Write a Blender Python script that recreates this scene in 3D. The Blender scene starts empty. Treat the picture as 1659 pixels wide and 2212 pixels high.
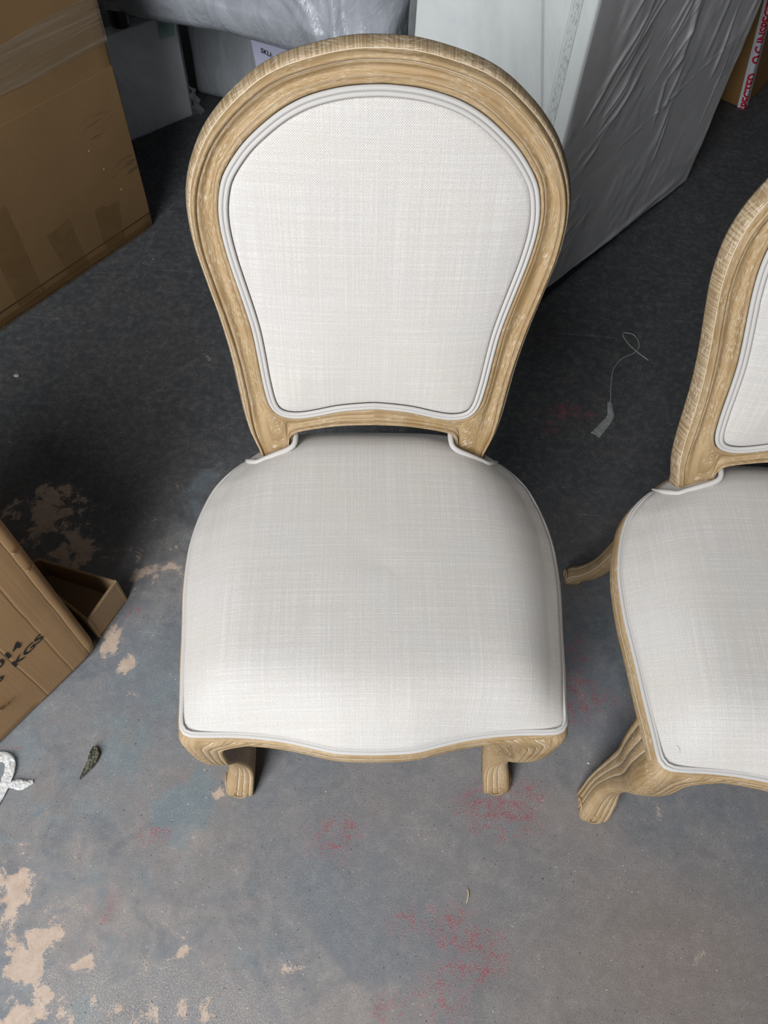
import bpy, bmesh, math, random
import numpy as np
from mathutils import Vector, Matrix, noise as mnoise

S = bpy.context.scene
COL = S.collection
RND = random.Random(7)

# ------------------------------------------------------------------ camera
IMG_W, IMG_H = 1659, 2212
F_PX, PITCH, ROLL, CAM_H = 1615.4, 1.0105, 0.0719, 1.4939
cam_data = bpy.data.cameras.new('camera')
cam_data.sensor_fit = 'HORIZONTAL'
cam_data.sensor_width = 36.0
cam_data.lens = 36.0 * F_PX / IMG_W
cam_data.clip_start = 0.02
cam = bpy.data.objects.new('camera', cam_data)
COL.objects.link(cam)
_fw = Vector((0, math.cos(PITCH), -math.sin(PITCH)))
_r = Vector((1, 0, 0))
_u = _r.cross(_fw)
_r2 = _r * math.cos(ROLL) + _u * math.sin(ROLL)
_u2 = -_r * math.sin(ROLL) + _u * math.cos(ROLL)
_m = Matrix((_r2, _u2, -_fw)).transposed().to_4x4()
_m.translation = Vector((0, 0, CAM_H))
cam.matrix_world = _m
S.camera = cam

# ------------------------------------------------------------------ world, light, exposure
world = bpy.data.worlds.new('overcast_daylight')
world.use_nodes = True
S.world = world
_bg = world.node_tree.nodes['Background']
_bg.inputs['Color'].default_value = (0.80, 0.90, 1.0, 1)
_bg.inputs['Strength'].default_value = 0.6

def area(name, loc, target, sx, sy, power, color):
    l = bpy.data.lights.new(name, 'AREA')
    l.shape = 'RECTANGLE'
    l.size, l.size_y, l.energy, l.color = sx, sy, power, color
    o = bpy.data.objects.new(name, l)
    COL.objects.link(o)
    o.location = loc
    d = Vector(target) - Vector(loc)
    o.rotation_euler = d.to_track_quat('-Z', 'Y').to_euler()
    return o
# daylight falling through the open loading door behind and to the left of the camera
area('door_daylight', (-1.27, -1.78, 2.35), (-0.75, 0.35, 0.7), 1.4, 3.2, 172, (0.97, 0.985, 1.0))
# weak overhead fill added to lift upward-facing surfaces; no skylight is built
area('overhead_fill', (-0.3, -0.5, 4.3), (-0.1, 0.3, 0.0), 1.6, 1.2, 6, (0.93, 0.96, 1.0))

S.view_settings.view_transform = 'Standard'
S.view_settings.look = 'None'
S.view_settings.exposure = 0.2
S.view_settings.gamma = 1.0
S.view_settings.use_curve_mapping = False

# ------------------------------------------------------------------ node helpers
class Mat:
    def __init__(self, name):
        self.m = bpy.data.materials.new(name)
        self.m.use_nodes = True
        self.t = self.m.node_tree
        self.b = self.t.nodes['Principled BSDF']
        self.out = self.t.nodes['Material Output']
    def n(self, typ, **kw):
        nd = self.t.nodes.new(typ)
        for k, v in kw.items():
            setattr(nd, k, v)
        return nd
    def put(self, sock, v):
        if isinstance(v, bpy.types.NodeSocket):
            self.t.links.new(v, sock)
        elif isinstance(v, (tuple, list)) and len(v) == 3 and sock.type == 'RGBA':
            sock.default_value = (*v, 1)
        else:
            sock.default_value = v
    def set(self, **kw):
        for k, v in kw.items():
            self.put(self.b.inputs[k.replace('_', ' ')], v)
    def coord(self, kind='Object'):
        return self.n('ShaderNodeTexCoord').outputs[kind]
    def attr(self, name):
        return self.n('ShaderNodeAttribute', attribute_name=name).outputs['Fac']
    def scale(self, vec, s, rot=(0, 0, 0)):
        mp = self.n('ShaderNodeMapping')
        self.put(mp.inputs['Vector'], vec)
        mp.inputs['Scale'].default_value = s
        mp.inputs['Rotation'].default_value = rot
        return mp.outputs[0]
    def noise(self, vec, scale, detail=3, rough=0.55, dist=0.0):
        nd = self.n('ShaderNodeTexNoise')
        self.put(nd.inputs['Vector'], vec)
        nd.inputs['Scale'].default_value = scale
        nd.inputs['Detail'].default_value = detail
        nd.inputs['Roughness'].default_value = rough
        nd.inputs['Distortion'].default_value = dist
        return nd.outputs['Fac']
    def vor(self, vec, scale, feature='F1'):
        nd = self.n('ShaderNodeTexVoronoi', feature=feature)
        self.put(nd.inputs['Vector'], vec)
        nd.inputs['Scale'].default_value = scale
        return nd.outputs['Distance']
    def math(self, op, a, b=0.0, clamp=False):
        nd = self.n('ShaderNodeMath', operation=op, use_clamp=clamp)
        self.put(nd.inputs[0], a)
        self.put(nd.inputs[1], b)
        return nd.outputs[0]
    def ss(self, v, lo, hi, a=0.0, b=1.0):
        nd = self.n('ShaderNodeMapRange', interpolation_type='SMOOTHSTEP')
        self.put(nd.inputs['Value'], v)
        nd.inputs['From Min'].default_value = lo
        nd.inputs['From Max'].default_value = hi
        nd.inputs['To Min'].default_value = a
        nd.inputs['To Max'].default_value = b
        return nd.outputs[0]
    def mix(self, fac, a, b, mode='MIX'):
        nd = self.n('ShaderNodeMix', data_type='RGBA', blend_type=mode)
        self.put(nd.inputs[0], fac)
        self.put(nd.inputs[6], a)
        self.put(nd.inputs[7], b)
        return nd.outputs[2]
    def sep(self, vec):
        nd = self.n('ShaderNodeSeparateXYZ')
        self.put(nd.inputs[0], vec)
        return nd.outputs
    def bump(self, h, strength=0.3, dist=0.001, normal=None):
        nd = self.n('ShaderNodeBump')
        nd.inputs['Strength'].default_value = strength
        nd.inputs['Distance'].default_value = dist
        self.put(nd.inputs['Height'], h)
        if normal is not None:
            self.put(nd.inputs['Normal'], normal)
        return nd.outputs[0]

def plain(name, col, rough=0.6, **kw):
    M = Mat(name)
    M.set(Base_Color=col, Roughness=rough, **kw)
    return M.m

# ---- woven linen upholstery
def make_fabric():
    M = Mat('woven_linen')
    uv = M.coord('UV')
    s = M.sep(uv)
    P = 2 * math.pi / 0.0030
    wob = M.math('MULTIPLY', M.noise(uv, 60, 2), 1.4)
    a = M.math('SINE', M.math('ADD', M.math('MULTIPLY', s[0], P), wob))
    b = M.math('SINE', M.math('ADD', M.math('MULTIPLY', s[1], P), wob))
    weave = M.math('MULTIPLY', a, b)                                   # basket of over and under threads
    w01 = M.math('ADD', M.math('MULTIPLY', weave, 0.5), 0.5)
    th = M.noise(M.scale(uv, (4, 420, 1)), 1.0, 3, 0.75)
    tv = M.noise(M.scale(uv, (420, 4, 1)), 1.0, 3, 0.75)
    thread = M.math('ADD', M.ss(th, 0.3, 0.72), M.ss(tv, 0.3, 0.72))     # uneven yarn, running the whole width
    slub = M.ss(M.noise(M.scale(uv, (12, 520, 1)), 1.0, 3, 0.65), 0.60, 0.74)
    tint = M.noise(uv, 9, 2)
    c = M.mix(M.ss(tint, 0.35, 0.65), (0.605, 0.572, 0.53), (0.60, 0.575, 0.55))
    c = M.mix(M.ss(w01, 0.15, 0.8), M.mix(M.ss(M.noise(uv, 700, 1), 0.3, 0.7, 0.35, 0.95), c, (0.31, 0.292, 0.275)), c)
    c = M.mix(M.ss(thread, 0.4, 1.4, 0.12, 0.0), c, (0.38, 0.355, 0.34))
    c = M.mix(M.ss(thread, 0.9, 1.7, 0.0, 0.18), c, (0.80, 0.785, 0.76))
    c = M.mix(M.math('MULTIPLY', slub, 0.25), c, (0.82, 0.80, 0.78))
    h = M.math('ADD', M.math('MULTIPLY', w01, 0.6), M.math('MULTIPLY', thread, 0.3))
    M.set(Base_Color=c, Roughness=0.92, Normal=M.bump(h, 0.35, 0.0008))
    M.b.inputs['Specular IOR Level'].default_value = 0.15
    M.b.inputs['Sheen Weight'].default_value = 0.08
    return M.m

def make_welt():
    M = Mat('welt_cord')
    uv = M.coord('UV')
    s = M.sep(uv)
    tw = M.math('SINE', M.math('MULTIPLY', M.math('ADD', s[0], M.math('MULTIPLY', s[1], 0.8)), 2 * math.pi / 0.0024))
    tw2 = M.math('SINE', M.math('MULTIPLY', M.math('SUBTRACT', s[0], M.math('MULTIPLY', s[1], 0.8)), 2 * math.pi / 0.0024))
    w = M.math('ADD', M.math('MULTIPLY', M.math('MULTIPLY', tw, tw2), 0.5), 0.5)
    c = M.mix(M.ss(w, 0.1, 0.9), (0.33, 0.31, 0.295), (0.63, 0.61, 0.585))
    M.set(Base_Color=c, Roughness=0.92, Normal=M.bump(w, 0.3, 0.0007))
    M.b.inputs['Specular IOR Level'].default_value = 0.15
    return M.m

# ---- limed oak: pale grain lines along the wood, white wax left in the carved grooves
def make_wood():
    M = Mat('limed_oak')
    uv = M.coord('UV')
    ob = M.coord('Object')
    warp = M.noise(uv, 7, 2)
    v2 = M.n('ShaderNodeVectorMath', operation='ADD')
    M.put(v2.inputs[0], uv)
    cmb = M.n('ShaderNodeCombineXYZ')
    M.put(cmb.inputs[1], M.math('MULTIPLY', warp, 0.02))
    M.put(v2.inputs[1], cmb.outputs[0])
    g = v2.outputs[0]
    rings = M.noise(M.scale(g, (5, 260, 1)), 1.0, 3, 0.6)
    pores = M.noise(M.scale(g, (95, 1700, 1)), 1.0, 2, 0.6)
    tone = M.noise(ob, 9, 3)
    c = M.mix(M.ss(tone, 0.3, 0.7), (0.300, 0.200, 0.094), (0.365, 0.256, 0.138))
    c = M.mix(M.ss(rings, 0.42, 0.66), c, (0.245, 0.156, 0.068))
    end = M.noise(M.scale(g, (330, 5, 1)), 1.0, 2, 0.55)                # end-grain stripes on the sawn outer edge
    c = M.mix(M.math('MULTIPLY', M.attr('side'), 0.65), c, M.mix(M.ss(end, 0.42, 0.58), (0.225, 0.155, 0.085), (0.43, 0.345, 0.235)))
    lime = M.math('MULTIPLY', M.ss(pores, 0.53, 0.62), M.ss(M.noise(ob, 26, 3), 0.34, 0.62))
    c = M.mix(M.math('MULTIPLY', lime, 0.58), c, (0.64, 0.56, 0.45))
    haze = M.ss(M.noise(ob, 14, 4), 0.5, 0.75)
    c = M.mix(M.math('MULTIPLY', haze, 0.14), c, (0.58, 0.50, 0.40))
    wax = M.attr('wax')
    c = M.mix(M.math('MULTIPLY', M.ss(wax, 0.3, 0.85), M.ss(M.noise(ob, 60, 2), 0.25, 0.5, 0.5, 1.0)), c, (0.70, 0.64, 0.55))
    h = M.math('ADD', M.math('MULTIPLY', rings, 0.5), M.math('MULTIPLY', pores, 0.6))
    M.set(Base_Color=c, Roughness=0.55, Normal=M.bump(h, 0.35, 0.0008))
    M.b.inputs['Specular IOR Level'].default_value = 0.3
    return M.m

def make_card(name, c1, c2, flute_axis=2, scuff=None, creases=()):
    M = Mat(name)
    ob = M.coord('Object')
    sc = [3, 3, 3]
    sc[flute_axis] = 0.12
    fl = M.noise(M.scale(ob, tuple(v * 60 for v in sc)), 1.0, 1, 0.5)
    big = M.noise(ob, 5, 3)
    fine = M.noise(ob, 420, 2)
    c = M.mix(M.ss(big, 0.3, 0.7), c1, c2)
    c = M.mix(M.math('MULTIPLY', M.ss(fine, 0.45, 0.75), 0.25), c, tuple(v * 0.6 for v in c1))
    if scuff:
        s = M.sep(ob)
        for (x, z, rx, rz) in scuff:
            e = M.math('ADD', M.math('POWER', M.math('DIVIDE', M.math('SUBTRACT', s[0], x), rx), 2),
                       M.math('POWER', M.math('DIVIDE', M.math('SUBTRACT', s[2], z), rz), 2))
            streak = M.noise(M.scale(ob, (14, 14, 330)), 1.0, 2, 0.6)
            f = M.math('MULTIPLY', M.ss(e, 0.5, 1.0, 1.0, 0.0), M.ss(streak, 0.55, 0.66))
            c = M.mix(M.math('MULTIPLY', f, 0.8), c, (0.05, 0.035, 0.02))
    nrm = M.bump(M.math('ADD', fl, M.math('MULTIPLY', fine, 0.3)), 0.12, 0.0015)
    if creases:                                           # scored fold lines pressed into the board
        sx = M.math('ADD', M.sep(ob)[0], M.math('MULTIPLY', M.math('SUBTRACT', M.noise(ob, 7, 2), 0.5), 0.006))
        hsum = None
        for x0, w in creases:
            g = M.math('POWER', 2.718, M.math('MULTIPLY', M.math('POWER', M.math('DIVIDE', M.math('SUBTRACT', sx, x0), w), 2), -1.0))
            hsum = g if hsum is None else M.math('ADD', hsum, g)
        nrm = M.bump(M.math('MULTIPLY', hsum, -1.0), 0.7, 0.0007, nrm)
    M.set(Base_Color=c, Roughness=0.8, Normal=nrm)
    M.b.inputs['Specular IOR Level'].default_value = 0.2
    return M.m

def make_film(name, col, alpha, rough=0.22, bump=0.4, bscale=(9, 9, 9)):
    """Plastic sheet: partly see-through, glossy, finely wrinkled."""
    M = Mat(name)
    ob = M.coord('Object')
    n1 = M.noise(M.scale(ob, bscale), 1.0, 4, 0.6, 1.5)
    n2 = M.noise(M.scale(ob, tuple(b * 5 for b in bscale)), 1.0, 3, 0.6, 2.0)
    h = M.math('ADD', n1, M.math('MULTIPLY', n2, 0.25))
    M.set(Base_Color=col, Roughness=rough, Normal=M.bump(h, bump, 0.01))
    M.b.inputs['Specular IOR Level'].default_value = 0.6
    if alpha < 1:
        tr = M.n('ShaderNodeBsdfTransparent')
        tr.inputs[0].default_value = (0.97, 0.98, 0.98, 1)
        mx = M.n('ShaderNodeMixShader')
        M.put(mx.inputs[0], M.math('ADD', M.math('MULTIPLY', M.ss(n1, 0.35, 0.75), 0.25), alpha - 0.1, True))
        M.t.links.new(tr.outputs[0], mx.inputs[1])
        M.t.links.new(M.b.outputs[0], mx.inputs[2])
        M.t.links.new(mx.outputs[0], M.out.inputs['Surface'])
    return M.m

def make_floor():
    M = Mat('worn_painted_concrete')
    ob = M.coord('Object')
    nl = M.noise(ob, 2.6, 5, 0.6)
    nm = M.noise(ob, 13, 5, 0.65, 0.6)
    nf = M.noise(ob, 55, 4, 0.7)
    ng = M.noise(ob, 430, 3, 0.75)
    sp = M.noise(ob, 520, 2, 0.6)
    c = M.mix(M.ss(nl, 0.38, 0.62), (0.142, 0.159, 0.178), (0.190, 0.178, 0.178))
    c = M.mix(M.math('MULTIPLY', M.ss(nm, 0.45, 0.68), 0.5), c, (0.220, 0.207, 0.205))
    c = M.mix(M.math('MULTIPLY', M.ss(M.noise(ob, 7, 5, 0.65, 1.2), 0.52, 0.66), 0.45), c, (0.095, 0.107, 0.122))
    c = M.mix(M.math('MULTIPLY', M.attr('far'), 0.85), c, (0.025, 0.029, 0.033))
    c = M.mix(M.math('MULTIPLY', M.attr('brown'), 0.8), c, (0.205, 0.165, 0.142))
    # old blue coat, edge broken up by noise
    fb = M.math('ADD', M.attr('blue'), M.math('MULTIPLY', M.math('SUBTRACT', nm, 0.5), 1.6))
    c = M.mix(M.math('MULTIPLY', M.ss(fb, 0.25, 0.75), 0.85), c, (0.140, 0.180, 0.200))
    # mottling
    c = M.mix(M.math('MULTIPLY', M.ss(nf, 0.42, 0.7), 0.3), c, M.mix(0.35, c, (0.45, 0.42, 0.40)))
    c = M.mix(M.math('MULTIPLY', M.ss(ng, 0.50, 0.70), 0.55), c, M.mix(0.7, c, (0.02, 0.02, 0.022)))
    c = M.mix(M.math('MULTIPLY', M.ss(ng, 0.47, 0.30), 0.4), c, M.mix(0.45, c, (0.5, 0.48, 0.46)))
    # scattered red paint
    fr = M.math('MULTIPLY', M.attr('red'), M.ss(M.math('ADD', M.math('MULTIPLY', nf, 0.45), M.math('MULTIPLY', ng, 0.65)), 0.54, 0.64))
    c = M.mix(M.math('MULTIPLY', M.ss(fr, 0.12, 0.5), 0.75), c, (0.25, 0.035, 0.050))
    # bare concrete where both coats have come off
    np_ = M.noise(ob, 21, 6, 0.68, 0.4)
    ft = M.math('ADD', M.math('MULTIPLY', M.attr('tan'), 0.8), M.math('ADD', M.math('MULTIPLY', M.math('SUBTRACT', np_, 0.5), 2.6), M.math('MULTIPLY', M.math('SUBTRACT', ng, 0.5), 0.7)))
    tanm = M.ss(ft, 0.50, 0.60)
    c = M.mix(M.math('MULTIPLY', tanm, 0.92), c, M.mix(M.ss(nf, 0.3, 0.7), (0.40, 0.295, 0.225), (0.50, 0.39, 0.31)))
    dust = M.math('MULTIPLY', M.ss(M.math('ADD', M.attr('dust'), M.math('MULTIPLY', M.math('SUBTRACT', np_, 0.5), 1.4)), 0.2, 0.75), M.ss(ng, 0.48, 0.60))
    c = M.mix(M.math('MULTIPLY', dust, 0.7), c, (0.44, 0.355, 0.29))
    # grit and white specks
    c = M.mix(M.ss(sp, 0.73, 0.78), c, (0.55, 0.54, 0.52))
    v = M.vor(ob, 75)
    c = M.mix(M.math('MULTIPLY', M.math('MULTIPLY', M.ss(v, 0.05, 0.09, 1.0, 0.0), M.ss(nm, 0.45, 0.6)), 0.8), c, (0.62, 0.60, 0.57))
    # hairlines scuffed through the coat
    hn = M.noise(ob, 70, 2, 0.5, 2.2)
    hair = M.math('MULTIPLY', M.ss(M.math('ABSOLUTE', M.math('SUBTRACT', hn, 0.5)), 0.003, 0.010, 1.0, 0.0), M.ss(M.noise(ob, 17, 3, 0.6), 0.54, 0.66))
    c = M.mix(M.math('MULTIPLY', hair, 0.4), c, (0.46, 0.45, 0.43))
    grit = M.ss(M.noise(ob, 820, 1, 0.5), 0.62, 0.72)
    c = M.mix(M.math('MULTIPLY', M.math('MULTIPLY', grit, M.ss(np_, 0.40, 0.6)), 0.62), c, (0.56, 0.54, 0.51))
    pit = M.ss(M.noise(ob, 150, 2, 0.6), 0.68, 0.74)
    c = M.mix(M.math('MULTIPLY', pit, 0.6), c, (0.02, 0.02, 0.022))
    # long scratches
    sc1 = M.noise(M.scale(ob, (2.5, 120, 1), (0, 0, 0.72)), 1.0, 2, 0.5)
    sc2 = M.noise(M.scale(ob, (2.5, 120, 1), (0, 0, -0.6)), 1.0, 2, 0.5)
    scr = M.math('MULTIPLY', M.math('MAXIMUM', M.ss(sc1, 0.70, 0.76), M.ss(sc2, 0.71, 0.77)), M.ss(nm, 0.45, 0.6))
    c = M.mix(M.math('MULTIPLY', scr, 0.35), c, (0.32, 0.31, 0.30))
    h = M.math('ADD', M.math('MULTIPLY', nf, 0.35), M.math('ADD', M.math('MULTIPLY', ng, 0.45), M.math('ADD', M.math('MULTIPLY', tanm, -0.15), M.math('MULTIPLY', pit, -0.8))))
    M.set(Base_Color=c, Roughness=M.ss(nm, 0.3, 0.7, 0.5, 0.72), Normal=M.bump(h, 0.45, 0.0018))
    M.b.inputs['Specular IOR Level'].default_value = 0.3
    return M.m

FABRIC, WELT, WOOD = make_fabric(), make_welt(), make_wood()
CARD_TALL = make_card('brown_cardboard', (0.165, 0.099, 0.044), (0.185, 0.112, 0.051), 0,
                      [(-0.105, 0.36, 0.07, 0.035), (-0.05, 0.215, 0.06, 0.035)])
CARD_KG = make_card('tan_cardboard', (0.35, 0.215, 0.105), (0.39, 0.24, 0.12), 2, None,
                    ((-0.022, 0.0016), (-0.067, 0.0022), (-0.131, 0.0018)))
CARD_TRAY = make_card('pale_cardboard', (0.36, 0.24, 0.13), (0.42, 0.29, 0.17), 2)
CARD_QC = make_card('dark_cardboard', (0.24, 0.13, 0.045), (0.28, 0.16, 0.06), 2)
FLUTE = plain('corrugated_edge', (0.50, 0.36, 0.23), 0.85)
INK = plain('black_print', (0.012, 0.013, 0.013), 0.6)
RED = plain('red_print', (0.50, 0.008, 0.022), 0.5)
PAPER = plain('label_paper', (0.50, 0.51, 0.66), 0.75)
PENCIL = plain('pen_marks', (0.16, 0.17, 0.24), 0.7)
FOAM = plain('white_foam_board', (0.82, 0.84, 0.83), 0.75)
PLINTH = plain('dark_base', (0.028, 0.032, 0.036), 0.5)
BLACK = plain('black_plastic', (0.004, 0.004, 0.005), 0.35)
FILM_CLEAR = make_film('clear_plastic', (0.72, 0.75, 0.76), 0.24, 0.16, 0.05, (4, 4, 2.5))
FILM_MILKY = make_film('milky_grey_plastic', (0.66, 0.65, 0.655), 0.93, 0.33, 0.10, (5, 5, 5))
FILM_GREY = make_film('grey_plastic_wrap', (0.36, 0.38, 0.42), 0.96, 0.24, 0.55, (16, 9, 7))
FILM_DARK = make_film('dull_grey_plastic', (0.30, 0.32, 0.34), 0.96, 0.26, 0.6, (18, 9, 6))
TAPE_CLEAR = make_film('clear_tape', (0.33, 0.25, 0.18), 0.20, 0.16, 0.22, (2.5, 2.5, 60))
TAPE_BROWN = make_film('brown_tape', (0.20, 0.108, 0.040), 0.24, 0.25, 0.2, (12, 12, 12))
TAPE_WHITE = plain('white_tape', (0.62, 0.63, 0.70), 0.35)
GREEN_STICKER = make_film('green_sticker', (0.10, 0.36, 0.26), 0.24, 0.3, 0.1)
STRAP_PLASTIC = make_film('crumpled_clear_plastic', (0.80, 0.80, 0.79), 0.62, 0.14, 0.55, (45, 45, 45))
TAG_PLASTIC = make_film('thin_clear_plastic', (0.42, 0.42, 0.41), 0.62, 0.2, 0.5, (40, 40, 40))
LEAF = None

# ------------------------------------------------------------------ mesh helpers
def link(name, me, mat=None, parent=None, smooth=True):
    o = bpy.data.objects.new(name, me)
    COL.objects.link(o)
    if mat:
        me.materials.append(mat)
    if parent:
        o.parent = parent
    if smooth:
        me.polygons.foreach_set('use_smooth', [True] * len(me.polygons))
    return o

def mesh(name, verts, faces, mat=None, parent=None, uvs=None, wax=None, smooth=True, side=None):
    me = bpy.data.meshes.new(name)
    me.from_pydata([tuple(v) for v in verts], [], faces)
    if uvs is not None:                       # per-vertex or per-face-corner
        lay = me.uv_layers.new(name='UVMap')
        if isinstance(uvs[0], (list,)):
            flat = [c for f in uvs for p in f for c in p]
        else:
            flat = [c for l in me.loops for c in uvs[l.vertex_index]]
        lay.data.foreach_set('uv', flat)
    if wax is not None:
        at = me.attributes.new('wax', 'FLOAT', 'POINT')
        at.data.foreach_set('value', wax)
    if side is not None:
        me.attributes.new('side', 'FLOAT', 'POINT').data.foreach_set('value', side)
    me.validate()
    bm = bmesh.new()
    bm.from_mesh(me)
    bmesh.ops.recalc_face_normals(bm, faces=bm.faces)
    bm.to_mesh(me)
    bm.free()
    me.update()
    return link(name, me, mat, parent, smooth)

def thing(name, label, cat, loc=(0, 0, 0), rot=0.0, group=None):
    o = bpy.data.objects.new(name, None)
    COL.objects.link(o)
    o.location = loc
    o.rotation_euler = (0, 0, rot)
    o.empty_display_size = 0.05
    return tag(o, label, cat, group)

def tag(o, label, cat, group=None):
    o['label'] = label
    o['category'] = cat
    if group:
        o['group'] = group
    return o

def catmull(pts, n, closed=False):
    """Resample a smooth curve through pts at n points evenly spaced by length."""
    P = [np.array(p, float) for p in pts]
    m = len(P)
    out = []
    segs = m if closed else m - 1
    for i in range(segs):
        if closed:
            a, b, c, d = P[i - 1], P[i], P[(i + 1) % m], P[(i + 2) % m]
        else:
            b, c = P[i], P[i + 1]
            a = P[i - 1] if i > 0 else 2 * b - c
            d = P[i + 2] if i + 2 < m else 2 * c - b
        for k in range(12):
            t = k / 12
            out.append(0.5 * (2 * b + (c - a) * t + (2 * a - 5 * b + 4 * c - d) * t * t + (3 * b - a - 3 * c + d) * t ** 3))
    out.append(P[0] if closed else P[-1])
    out = np.array(out)
    return resample(out, n, closed)

def resample(out, n, closed=False):
    out = np.array(out, float)
    L = np.concatenate([[0], np.cumsum(np.linalg.norm(np.diff(out, axis=0), axis=1))])
    ts = np.linspace(0, L[-1], n + 1)[:-1] if closed else np.linspace(0, L[-1], n)
    return np.stack([np.interp(ts, L, out[:, k]) for k in range(out.shape[1])], 1)

def tube(name, pts, r, mat, parent=None, seg=10, closed=False, flat=1.0, up=(0, 0, 1)):
    P = np.array(pts, float)
    n = len(P)
    V, F, UV = [], [], []
    L = 0
    for i in range(n):
        if closed:
            t = P[(i + 1) % n] - P[i - 1]
        else:
            t = P[min(i + 1, n - 1)] - P[max(i - 1, 0)]
        t = t / (np.linalg.norm(t) + 1e-12)
        a = np.cross(t, up)
        if np.linalg.norm(a) < 1e-3:
            a = np.cross(t, (1, 0, 0))
        a /= np.linalg.norm(a)
        b = np.cross(a, t)
        if i:
            L += np.linalg.norm(P[i] - P[i - 1])
        rr = r[i] if hasattr(r, '__len__') else r
        for k in range(seg):
            th = 2 * math.pi * k / seg
            V.append(P[i] + a * math.cos(th) * rr + b * math.sin(th) * rr * flat)
            UV.append((L, th * rr))
    rows = n if closed else n - 1
    for i in range(rows):
        j = (i + 1) % n
        for k in range(seg):
            q = (k + 1) % seg
            F.append((i * seg + k, i * seg + q, j * seg + q, j * seg + k))
    if not closed:
        F.append(tuple(range(seg))[::-1])
        F.append(tuple((n - 1) * seg + k for k in range(seg)))
    return mesh(name, V, F, mat, parent, UV)

def rbox(name, size, r, res, mat, parent=None, disp=None, origin=(0, 0, 0), skip=()):
    """Box with rounded edges built from a grid on every face. size=(x,y,z) spanning 0..size from origin; disp(p, normal) -> offset along the normal."""
    sx, sy, sz = size
    bm = bmesh.new()
    nx, ny, nz = [max(2, int(round(s / res))) for s in size]
    def axis(s, n):
        core = [r + (s - 2 * r) * i / n for i in range(n + 1)]
        return [0, r * 0.35] + core + [s - r * 0.35, s]
    ax = (axis(sx, nx), axis(sy, ny), axis(sz, nz))
    dims = (sx, sy, sz)
    for d in range(3):
        e, f = (d + 1) % 3, (d + 2) % 3
        for side in (0, 1):
            if (d, side) in skip:
                continue
            grid = []
            for a in ax[e]:
                row = []
                for b in ax[f]:
                    p = [0, 0, 0]
                    p[d] = dims[d] * side
                    p[e], p[f] = a, b
                    core = Vector([min(max(p[i], r), dims[i] - r) for i in range(3)])
                    v = Vector(p) - core
                    nrm = v.normalized() if v.length > 1e-9 else Vector()
                    q = core + nrm * r
                    if disp:
                        q = q + nrm * disp(q, nrm)
                    row.append(bm.verts.new(q + Vector(origin)))
                grid.append(row)
            for i in range(len(grid) - 1):
                for j in range(len(grid[0]) - 1):
                    bm.faces.new((grid[i][j], grid[i + 1][j], grid[i + 1][j + 1], grid[i][j + 1]))
    bmesh.ops.remove_doubles(bm, verts=bm.verts, dist=1e-5)
    bmesh.ops.recalc_face_normals(bm, faces=bm.faces)
    me = bpy.data.meshes.new(name)
    bm.to_mesh(me)
    bm.free()
    return link(name, me, mat, parent)

def slab(name, outline, thick, mat, parent, frame, bend=None):
    """Thin sheet: outline in (a, z) of a face, thickness towards the viewer. frame(a, z, off) -> point."""
    n = len(outline)
    V = [frame(a, z, 0.0004) for a, z in outline] + [frame(a, z, thick) for a, z in outline]
    F = [tuple(range(n, 2 * n)), tuple(range(n))[::-1]] + [(i, (i + 1) % n, n + (i + 1) % n, n + i) for i in range(n)]
    return mesh(name, V, F, mat, parent, smooth=False)

def text_mesh(body, size, bold=0.0, xs=1.0, extrude=0.0):
    cu = bpy.data.curves.new('lettering', 'FONT')
    cu.body = body
    cu.size = size
    cu.offset = bold
    cu.extrude = extrude
    cu.resolution_u = 4
    o = bpy.data.objects.new('lettering', cu)
    COL.objects.link(o)
    dg = bpy.context.evaluated_depsgraph_get()
    me = bpy.data.meshes.new_from_object(o.evaluated_get(dg))
    bpy.data.objects.remove(o)
    bpy.data.curves.remove(cu)
    for v in me.vertices:
        v.co.x *= xs
    return me

def lettering(name, body, size, mat, parent, fn, bold=0.0, xs=1.0, split=None):
    """fn(x, y) -> local point for each glyph vertex; printed flat on its carrier."""
    me = text_mesh(body, size, bold, xs)
    if split is not None:
        bm = bmesh.new()
        bm.from_mesh(me)
        for (co, no) in split:
            bmesh.ops.bisect_plane(bm, geom=bm.verts[:] + bm.edges[:] + bm.faces[:], plane_co=co, plane_no=no)
        bm.to_mesh(me)
        bm.free()
    for v in me.vertices:
        v.co = fn(v.co.x, v.co.y)
    me.update()
    me.name = name
    return link(name, me, mat, parent, smooth=False)

def sstep(a, b, x):
    t = min(max((x - a) / (b - a), 0.0), 1.0)
    return t * t * (3 - 2 * t)

# ------------------------------------------------------------------ setting: floor, walls, ceiling
TAN = [(-0.609, 0.092, 0.04, 0.044, 1.0), (-0.551, 0.011, 0.046, 0.041, 1.1), (-0.522, 0.047, 0.024, 0.028, 0.7), (-0.537, -0.08, 0.06, 0.031, 1.1), (-0.449, -0.016, 0.031, 0.04, 0.55), (-0.343, -0.068, 0.053, 0.025, 0.8), (-0.305, 0.006, 0.054, 0.054, 0.5), (-0.389, 0.028, 0.023, 0.034, 0.5), (-0.245, -0.062, 0.091, 0.032, 0.45), (-0.548, 0.575, 0.015, 0.043, 1.0), (-0.509, 0.517, 0.015, 0.018, 1.0), (-0.502, 0.467, 0.022, 0.009, 1.0), (-0.503, 0.744, 0.061, 0.07, 0.5), (-0.541, 0.776, 0.016, 0.096, 0.8), (-0.445, 0.76, 0.041, 0.059, 0.5), (-0.279, 0.274, 0.012, 0.011, 1.2), (-0.767, 0.867, 0.073, 0.063, 1.0), (-0.687, 0.776, 0.046, 0.071, 1.0), (-0.838, 0.855, 0.042, 0.025, 0.9), (-0.092, 0.006, 0.047, 0.041, 0.35), (-0.326, 0.186, 0.025, 0.019, 0.45)]
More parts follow.
